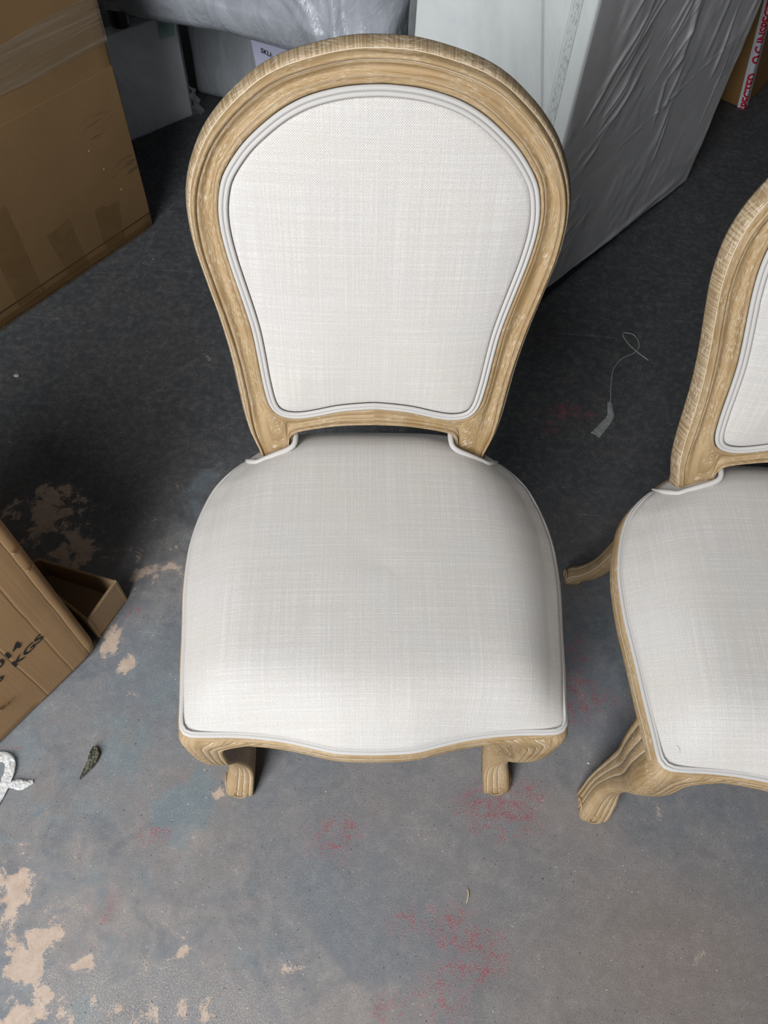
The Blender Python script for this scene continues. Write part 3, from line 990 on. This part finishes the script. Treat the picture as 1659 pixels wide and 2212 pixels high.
# small open tray of corrugated board behind it
tray = thing('cardboard_tray', 'small open corrugated cardboard tray on floor behind the printed carton', 'tray', (-0.581, 0.574, 0))
def prism(name, quad, z0, z1, mat, parent):
    V = [(x, y, z0) for x, y in quad] + [(x, y, z1) for x, y in quad]
    return mesh(name, V, [(0, 1, 2, 3)[::-1], (4, 5, 6, 7), (0, 1, 5, 4), (1, 2, 6, 5), (2, 3, 7, 6), (3, 0, 4, 7)], mat, parent, smooth=False)
TA, TB = np.array((0.004, 0.0)), np.array((0.041, .093))
TC = TB + np.array((-.965, .26)) * .19
TD = TA + np.array((-.837, .547)) * .215
def tray_wall(p, q, h0, h1, nm='tray_wall'):
    t = (q - p) / np.linalg.norm(q - p)
    nrm = np.array((-t[1], t[0])) * .006
    quad = [p, q, q + nrm, p + nrm]
    V = [(x, y, 0.0) for x, y in quad] + [(quad[0][0], quad[0][1], h0), (quad[1][0], quad[1][1], h1), (quad[2][0], quad[2][1], h1), (quad[3][0], quad[3][1], h0)]
    w = mesh(nm, V, [(3, 2, 1, 0), (4, 5, 6, 7), (0, 1, 5, 4), (1, 2, 6, 5), (2, 3, 7, 6), (3, 0, 4, 7)], CARD_TRAY, tray, smooth=False)
    # fluted raw edge: zigzag of paper between the two liners
    ln = np.linalg.norm(q - p)
    N = int(ln / .0022)
    VV, FF = [], []
    for i in range(N + 1):
        u = i / N
        c = p + (q - p) * u + nrm * (.22 + .56 * (i % 2))
        z = h0 + (h1 - h0) * u
        d = np.array((nrm[0], nrm[1])) * .10
        VV += [(c[0] - d[0], c[1] - d[1], z + .0016), (c[0] + d[0], c[1] + d[1], z + .0016), (c[0] + d[0], c[1] + d[1], z - .001), (c[0] - d[0], c[1] - d[1], z - .001)]
    for i in range(N):
        a, b = i * 4, i * 4 + 4
        FF += [(a, b, b + 1, a + 1), (a + 1, b + 1, b + 2, a + 2), (a + 3, a, b, b + 3)[::-1]]
    mesh('fluted_edge', VV, FF, FLUTE, w, smooth=False)
tray_wall(TA, TB, .084, .089)
tray_wall(TB, TC, .089, .070)
tray_wall(TC, TD, .070, .070)
tray_wall(TD, TA, .070, .084)
prism('tray_base', [TA, TB, TC, TD], 0.0, .004, CARD_TRAY, tray)

# tall white wrapped unit at the back
unit = thing('wrapped_cabinet', 'tall white foam-boarded cabinet wrapped in grey plastic, on a dark base', 'package', (0.334, 1.585, 0), math.atan2(.779, .627))
UL, UD, UH = .957, .456, 1.05
rbox('plinth', (UL - .02, UD - .02, .05), .004, .1, PLINTH, unit, None, (.01, .01, 0))
rbox('foam_front', (.05, UD - .01, UH - .05), .004, .1, FOAM, unit, None, (.012, .005, .05))
rbox('foam_body', (UL - .08, UD - .03, UH - .06), .006, .1, FOAM, unit, None, (.066, .015, .05))
rbox('corner_post', (.052, .058, UH - .052), .006, .1, FOAM, unit, None, (.006, .004, .05))
ridges = []
rr = random.Random(3)
def ridge(a0, z0, a1, z1, h, w):
    ridges.append((a0, z0, a1, z1, h, w))
for k in range(46):                                   # fan of creases pulled from the top front edge
    a = rr.uniform(.02, .5); z = rr.uniform(.45, .95)
    L = rr.uniform(.08, .26); th = math.radians(rr.uniform(38, 58))
    ridge(a, z, a + L * math.cos(th), z + L * math.sin(th), rr.uniform(.001, .0028), rr.uniform(.003, .006))
for k in range(16):                                   # hanging folds on the far half
    a = rr.uniform(.45, .93); z = rr.uniform(.15, .6); L = rr.uniform(.12, .35); th = math.radians(rr.uniform(70, 105))
    ridge(a, z, a + L * math.cos(th), z + L * math.sin(th), rr.uniform(.0015, .0035), rr.uniform(.006, .014))
for k in range(14):
    a = rr.uniform(.02, .2); z = rr.uniform(.1, .6); L = rr.uniform(.06, .16); th = math.radians(rr.uniform(20, 50))
    ridge(a, z, a + L * math.cos(th), z + L * math.sin(th), rr.uniform(.001, .002), rr.uniform(.003, .005))
ridge(.03, .36, .9, .50, .0025, .0035)
ridge(.02, .30, .55, .44, .002, .003)
ridge(.1, .05, .93, .06, .004, .012)
def film_side_h(a, z):
    h = .004 * mnoise.noise((a * 7, z * 7, 1.3)) + .0012 * mnoise.noise((a * 30, z * 22, 4.1))
    for a0, z0, a1, z1, hh, w in ridges:
        dx, dz = a1 - a0, z1 - z0
        L2 = dx * dx + dz * dz
        t = ((a - a0) * dx + (z - z0) * dz) / L2
        if -.1 < t < 1.1:
            d = ((a - a0) * dz - (z - z0) * dx) / math.sqrt(L2)
            if abs(d) < 3 * w:
                h += hh * math.exp(-(d / w) ** 2) * max(0, 1 - (2 * t - 1) ** 2)
    return h
def sheet(name, fn, na, nb, mat, parent):
    V = [fn(i / na, j / nb) for j in range(nb + 1) for i in range(na + 1)]
    F = [(j * (na + 1) + i, j * (na + 1) + i + 1, (j + 1) * (na + 1) + i + 1, (j + 1) * (na + 1) + i) for j in range(nb) for i in range(na)]
    return mesh(name, V, F, mat, parent)
def side_fn(u, v):
    a = .062 * 0 + .004 + (UL - .004) * u
    zb = .014 + .062 * (1 - u)
    z = zb + (UH - zb) * v
    edge = min(1, u / .02) * 1.0
    return (a, -(.004 + max(0, film_side_h(a, z)) * edge) + .012 * sstep(.97, 1.0, u) , z)
sheet('side_wrap', side_fn, 190, 190, FILM_MILKY, unit)
fr = random.Random(11)
FOLDS = [(fr.uniform(.2, .46), fr.uniform(.4, .9), fr.uniform(.1, .3), math.radians(fr.uniform(60, 110)), fr.uniform(.0015, .004), fr.uniform(.003, .01)) for _ in range(26)]
def front_fn(u, v):
    y = -.001 + (UD + .004) * u
    z = .045 + (UH - .045) * v
    h = .004 * (mnoise.noise((y * 8, z * 6, 9)) + .3) * sstep(.14, .26, y)
    for y0, z0, L, th, hh, w in FOLDS:
        dy, dz = math.cos(th), math.sin(th)
        t = ((y - y0) * dy + (z - z0) * dz) / L
        d = (y - y0) * dz - (z - z0) * dy
        if 0 < t < 1 and abs(d) < 3 * w:
            h += hh * math.exp(-(d / w) ** 2) * math.sin(math.pi * t)
    return (.0035 - .002 - max(0, h), y, z)
sheet('front_wrap', front_fn, 90, 120, FILM_CLEAR, unit)
tube('film_seam', [(-.0005, .012 + .158 * t, .36 + .62 * t) for t in np.linspace(0, 1, 16)], .0012, FILM_MILKY, unit, 6)
mr = random.Random(5)
SMEAR = Mat('grey_smear_tape')
_o = SMEAR.coord('Object')
SMEAR.set(Base_Color=SMEAR.mix(SMEAR.ss(SMEAR.noise(SMEAR.scale(_o, (300, 300, 90)), 1.0, 4, .75), .50, .62), (.74, .77, .77), (.42, .43, .43)), Roughness=.6)
mesh('edge_tape', [(.0025, .034, .3), (.0025, .052, .3), (.0025, .052, 1.04), (.0025, .034, 1.04), (.0035, .034, .3), (.0035, .052, .3), (.0035, .052, 1.04), (.0035, .034, 1.04)],
     [(0, 1, 2, 3), (7, 6, 5, 4), (0, 4, 5, 1), (1, 5, 6, 2), (2, 6, 7, 3), (3, 7, 4, 0)], SMEAR.m, unit, smooth=False)

# leaning white board in clear plastic
foam = thing('wrapped_board', 'low white board in clear plastic with a green sticker, beside the tall carton', 'package', (-0.758, 2.499, 0), math.atan2(.709, .705))
rbox('board', (.36, .05, .325), .004, .04, FOAM, foam, None, (-.36, .004, 0))
def foam_film(u, v):
    a = -.36 + .364 * u
    z = .33 * v
    h = .002 + .0022 * max(0, mnoise.noise((a * 22, z * 8, 2))) + .009 * math.exp(-((a + .055 + .04 * (z - .2)) / .010) ** 2) * math.exp(-((z - .16) / .07) ** 2) * (1 + .5 * math.sin(z * 190))
    h += .0025 * math.exp(-((z - .11 - .12 * (a + .2)) / .004) ** 2)
    return (a, -h + .003, z)
sheet('plastic_sleeve', foam_film, 60, 50, FILM_CLEAR, foam)
def sleeve_tail(u, v):
    z = .005 + .10 * v
    return (.002 + .03 * u * (1 - .6 * v) + .003 * math.sin(v * 17 + u * 4), -.004 - .016 * u + .006 * math.sin(u * 9 + v * 13), z * (1 - .1 * u))
sheet('sleeve_corner', sleeve_tail, 16, 24, FILM_CLEAR, foam)
slab('green_sticker', [(-.068, .270), (-.018, .268), (-.010, .345 - .02), (-.066, .345 - .02)], .0065, GREEN_STICKER, foam, frame_y)

# low wrapped block behind the chair
blk = thing('wrapped_block', 'dull grey plastic-wrapped block with paper SKU label, on floor behind the chair', 'package', (-0.745, 2.61, 0), math.atan2(-.26, .965))
def blk_disp(p, n):
    d = .010 * mnoise.noise((p.x * 4, p.y * 4, p.z * 5)) + .004 * abs(mnoise.noise((p.x * 14, p.y * 5, p.z * 9)))
    return min(d, 0.0) if abs(n.z) > .3 else d
rbox('wrapped_body', (.83, .40, .366), .018, .014, FILM_DARK, blk, blk_disp, (-.03, .012, .003))
def lab(a, z, off=0.0):
    return Vector((a, -.006 - off + .003 * math.sin(a * 13), z))
LA0, LA1, LZ0, LZ1 = .212, .49, .02, .262
N = 14
V = [lab(LA0 + (LA1 - LA0) * i / N + .028 * (1 - j / N) , LZ0 + (LZ1 - LZ0) * j / N, k * .0008) for k in (0, 1) for j in range(N + 1) for i in range(N + 1)]
M1 = (N + 1) ** 2
F = []
for j in range(N):
    for i in range(N):
        q = (j * (N + 1) + i, j * (N + 1) + i + 1, (j + 1) * (N + 1) + i + 1, (j + 1) * (N + 1) + i)
        F += [q[::-1], tuple(v + M1 for v in q)]
label = mesh('paper_label', V, F, PAPER, blk)
lettering('printed_heading', 'SKU:', .020, INK, label, lambda x, y: lab(.247 + x + y * .1, .208 + y - x * .22, .0016), .0006)
lettering('handwriting', '4006 (a', .017, PENCIL, label, lambda x, y: lab(.298 + x + y * .25, .196 + y - x * .18, .0016), -.0002, 1.1)
lettering('printed_line', '. Lo', .020, INK, label, lambda x, y: lab(.246 + x, .150 + y - x * .15, .0016), .0003)

# big grey wrapped bundle resting on the block, foot poking out
bun = thing('wrapped_armchair', 'big grey plastic-wrapped furniture piece lying on the block, black foot showing', 'package', (-0.985, 2.325, 0.370), math.atan2(-.271, .9625))
bfold = random.Random(21)
BF = []
for k in range(34):                                   # folds fanning out of the pinched right-hand end
    th = math.radians(bfold.uniform(60, 176))
    BF.append((.86 + bfold.uniform(-.05, .05), bfold.uniform(-.02, .05), th, bfold.uniform(.2, .6), bfold.uniform(.005, .011), bfold.uniform(.009, .018)))
def bun_disp(p, n):
    d = .012 * mnoise.noise((p.x * 3, p.y * 4, p.z * 4)) + .003 * mnoise.noise((p.x * 10, p.y * 10, p.z * 13))
    zz = p.z - p.y * .3
    for x0, z0, th, L, hh, w in BF:
        dx, dz = math.cos(th), math.sin(th)
        t = ((p.x - x0) * dx + (zz - z0) * dz) / L
        e = (p.x - x0) * dz - (zz - z0) * dx
        if 0 < t < 1 and abs(e) < 3 * w:
            d += hh * math.exp(-(e / w) ** 2) * (1 - t) ** .6 * min(1, t * 5)
    if n.z < -.5:
        d = min(d, .002)
    return d
rbox('wrapped_body', (1.15, .62, .50), .11, .0125, FILM_GREY, bun, lambda p, n: bun_disp(Vector((p.x - .18, p.y, p.z)), n), (-.18, 0, .002))
tube('foot', [(.093 + .004 * t, .055 - .006 * t, .07 - .090 * t) for t in (0, .3, .6, .85, .96, 1)], [.031, .031, .031, .031, .028, .02], BLACK, bun, 24)
def cuff(u, v):
    th = u * 2 * math.pi
    r = .0335 + .012 * v + .002 * math.sin(5 * th)
    return (.094 + r * math.cos(th), .053 + r * math.sin(th), .034 - .016 * max(0, math.sin(2 * th + .6)) * (1 - v) + .03 * v)
sheet('torn_cuff', cuff, 36, 8, FILM_GREY, bun)

# carton with printed tape, far right
qc = thing('taped_carton', 'brown carton with white tape printed in red, far upper right corner', 'carton', (1.21, 2.789, 0), math.atan2(.82, .57))
SH = .20
def shear(o):
    for v in o.data.vertices:
        v.co.y += SH * v.co.z * .9
        v.co.x -= .02 * v.co.z
    o.data.update()
    return o
shear(rbox('carton_body', (.46, .36, .46), .010, .03, CARD_QC, qc, lambda p, n: -.003 * math.exp(-((p.z - .165) / .006) ** 2) if n.x < -.5 else 0.0))
def wrap(w, z, off):
    r = .010
    if w < -r:
        return Vector((-off, -w, z))
    if w > r:
        return Vector((w, -off, z))
    a = (w + r) / (2 * r) * math.pi / 2
    return Vector((r - (r + off) * math.cos(a), r - (r + off) * math.sin(a), z))
ws_ = [-.0235, -.02, -.015, -.010, -.0075, -.005, -.0025, 0, .0025, .005, .0075, .010, .015, .02, .03, .0365]
V, F = [], []
for k, off in enumerate((.0005, .0016)):
    for j in range(12):
        for w in ws_:
            V.append(wrap(w, .002 + .455 * j / 11, off))
nw = len(ws_)
for j in range(11):
    for i in range(nw - 1):
        q = (j * nw + i, j * nw + i + 1, (j + 1) * nw + i + 1, (j + 1) * nw + i)
        F += [q[::-1], tuple(v + 12 * nw for v in q)]
tape = shear(mesh('printed_tape', V, F, TAPE_WHITE, qc))
cuts = [((0, y, 0), (0, 1, 0)) for y in np.linspace(-.010, .010, 7)]
def qc_fn(z0):
    return lambda x, y: wrap(.018 - y, z0 + x, .0026)
# the words run up the tape, letter tops towards the left-hand face
def qc_word(body, z0, size, xs):
    me_cut = [((0, .018 - w, 0), (0, 1, 0)) for w in np.linspace(-.010, .010, 7)]
    shear(lettering('red_lettering', body, size, RED, tape, lambda x, y: wrap(.018 - y, z0 + x, .0026), .0016, xs, me_cut))
qc_word('INSPECTED', -.0385, .043, .74)
qc_word('Q.C INSPECTED', .153, .043, .74)

# ------------------------------------------------------------------ small things on the floor
ML = Mat('dry_leaf')
_o = ML.coord('Object')
ML.set(Base_Color=ML.mix(ML.ss(ML.noise(_o, 300, 3), .45, .65), (.022, .024, .016), (.13, .125, .085)), Roughness=.6)
P = catmull([(-.528, .352, .004), (-.522, .336, .006), (-.525, .318, .005), (-.532, .303, .003), (-.538, .290, .001)], 16)
wd = [.001, .0045, .007, .0085, .009, .009, .0088, .0085, .008, .0075, .0065, .0055, .0045, .0032, .002, .0006]
V, F = [], []
for i, p in enumerate(P):
    t = P[min(i + 1, 15)] - P[max(i - 1, 0)]
    nrm = np.array((-t[1], t[0], 0)) / np.linalg.norm(t[:2])
    for k, f in enumerate((-1, -.5, 0, .5, 1)):
        j = wd[i] * f * (1 + .12 * math.sin(i * 4.1 + k))
        q = p + nrm * j
        V.append((q[0] + .538, q[1] - .29, q[2] + .003 * abs(f)))
nV = len(V)
V += [(x, y, z + .0006) for x, y, z in V]
for i in range(15):
    for k in range(4):
        q = (i * 5 + k, i * 5 + k + 1, (i + 1) * 5 + k + 1, (i + 1) * 5 + k)
        F += [q, tuple(v + nV for v in q[::-1])]
leaf = mesh('fallen_leaf', V, F, ML.m)
leaf.location = (-.538, .29, .0002)
tag(leaf, 'small dark dried leaf lying on the blue-grey floor at left', 'leaf')

# crumpled plastic strip at the left edge
strip = thing('plastic_strap', 'crumpled clear plastic strap looped on floor at left edge', 'strap', (-.67, .26, 0))
def ribbon(name, pts, width, mat, parent, crump, seed, n=60, m=8):
    P = catmull(pts, n)
    r_ = random.Random(seed)
    V, F = [], []
    for i, p in enumerate(P):
        t = P[min(i + 1, n - 1)] - P[max(i - 1, 0)]
        s = np.array((-t[1], t[0], 0)) / (np.linalg.norm(t[:2]) + 1e-9)
        w = width(i / (n - 1))
        for k in range(m):
            f = k / (m - 1) * 2 - 1
            q = p + s * w * f
            nz = crump * (mnoise.noise((i * .35, f * 2.2, seed)) + .5 * mnoise.noise((i * .9, f * 5, seed + 3)))
            V.append((q[0], q[1], max(.0006, q[2] + abs(nz) + .002 * (1 - f * f))))
    for i in range(n - 1):
        for k in range(m - 1):
            F.append((i * m + k, i * m + k + 1, (i + 1) * m + k + 1, (i + 1) * m + k))
    nV = len(V)
    V += [(x, y, z + .0005) for x, y, z in V]
    F += [tuple(v + nV for v in q[::-1]) for q in F]
    return mesh(name, V, F, mat, parent)
ribbon('strap_loop', [(-.055, .050, .002), (-.03, .060, .004), (-.010, .055, .006), (-.002, .035, .006), (-.005, .005, .005), (-.014, -.03, .003), (-.03, -.075, .002)], lambda t: .0095, STRAP_PLASTIC, strip, .006, 4)
ribbon('strap_tail', [(-.03, .0, .001), (-.008, .006, .003), (.012, .012, .004), (.03, .013, .003), (.046, .020, .001)], lambda t: .006 + .006 * math.exp(-((t - .7) / .18) ** 2) - .003 * t, STRAP_PLASTIC, strip, .006, 9, 40)

# thin clear plastic scrap with a thread, between the chairs
scrap = thing('plastic_scrap', 'thin clear plastic scrap with curling tail on dark floor between the chairs', 'scrap', (.56, 1.28, 0))
ribbon('scrap_strip', [(-.037, -.068, .001), (-.012, -.035, .002), (.008, -.004, .003), (.010, .02, .004), (.012, .045, .002)], lambda t: .0125 - .006 * t, TAG_PLASTIC, scrap, .003, 14, 36)
tl = catmull([(.012, .045, .003), (.016, .06, .003), (.018, .085, .002), (.025, .125, .002), (.034, .165, .002), (.06, .205, .003), (.098, .232, .003), (.115, .262, .004), (.105, .300, .004), (.075, .305, .003), (.082, .272, .003), (.105, .235, .005), (.135, .208, .002)], 90)
tube('scrap_tail', tl, .0016, TAG_PLASTIC, scrap, 6)

# pale chip of something on the dark floor at left, splinters and white crumbs
def lump(name, loc, r, mat, label, cat, group=None, flat=.45, seed=0):
    bm = bmesh.new()
    bmesh.ops.create_icosphere(bm, subdivisions=2, radius=1)
    for v in bm.verts:
        k = 1 + .35 * mnoise.noise(v.co * 1.3 + Vector((seed, 0, 0)))
        v.co = Vector((v.co.x * r * k, v.co.y * r * k * .75, (v.co.z * k + 1.0) * r * flat))
    zmin = min(v.co.z for v in bm.verts)
    for v in bm.verts:
        v.co.z -= zmin
    me = bpy.data.meshes.new(name)
    bm.to_mesh(me)
    bm.free()
    o = link(name, me, mat)
    o.location = loc
    return tag(o, label, cat, group)
CHIP = plain('pale_chip', (.36, .37, .33), .8)
CRUMB = plain('white_crumb', (.75, .75, .73), .8)
lump('pale_pebble', (-.976, 1.271, 0), .008, CHIP, 'pale pebble on the dark floor at far left below the tall carton', 'pebble', None, .35, 2)
lump('white_crumb', (.437, .389, 0), .0022, CRUMB, 'tiny white crumb on the floor between the two chair front legs', 'crumb', None, .6, 5)

sp_pts = catmull([(.196, .128, .0012), (.199, .136, .0022), (.200, .146, .0022), (.198, .152, .0014)], 14)
sp = tube('wood_splinter', [(x - .198, y - .14, z) for x, y, z in sp_pts], [.0005 + .0008 * math.sin(math.pi * i / 13) for i in range(14)], plain('pale_wood', (.52, .40, .22), .7), None, 6)
sp.location = (.198, .14, 0)
tag(sp, 'tiny pale curved wood splinter on the bare floor in front of the middle chair', 'splinter')
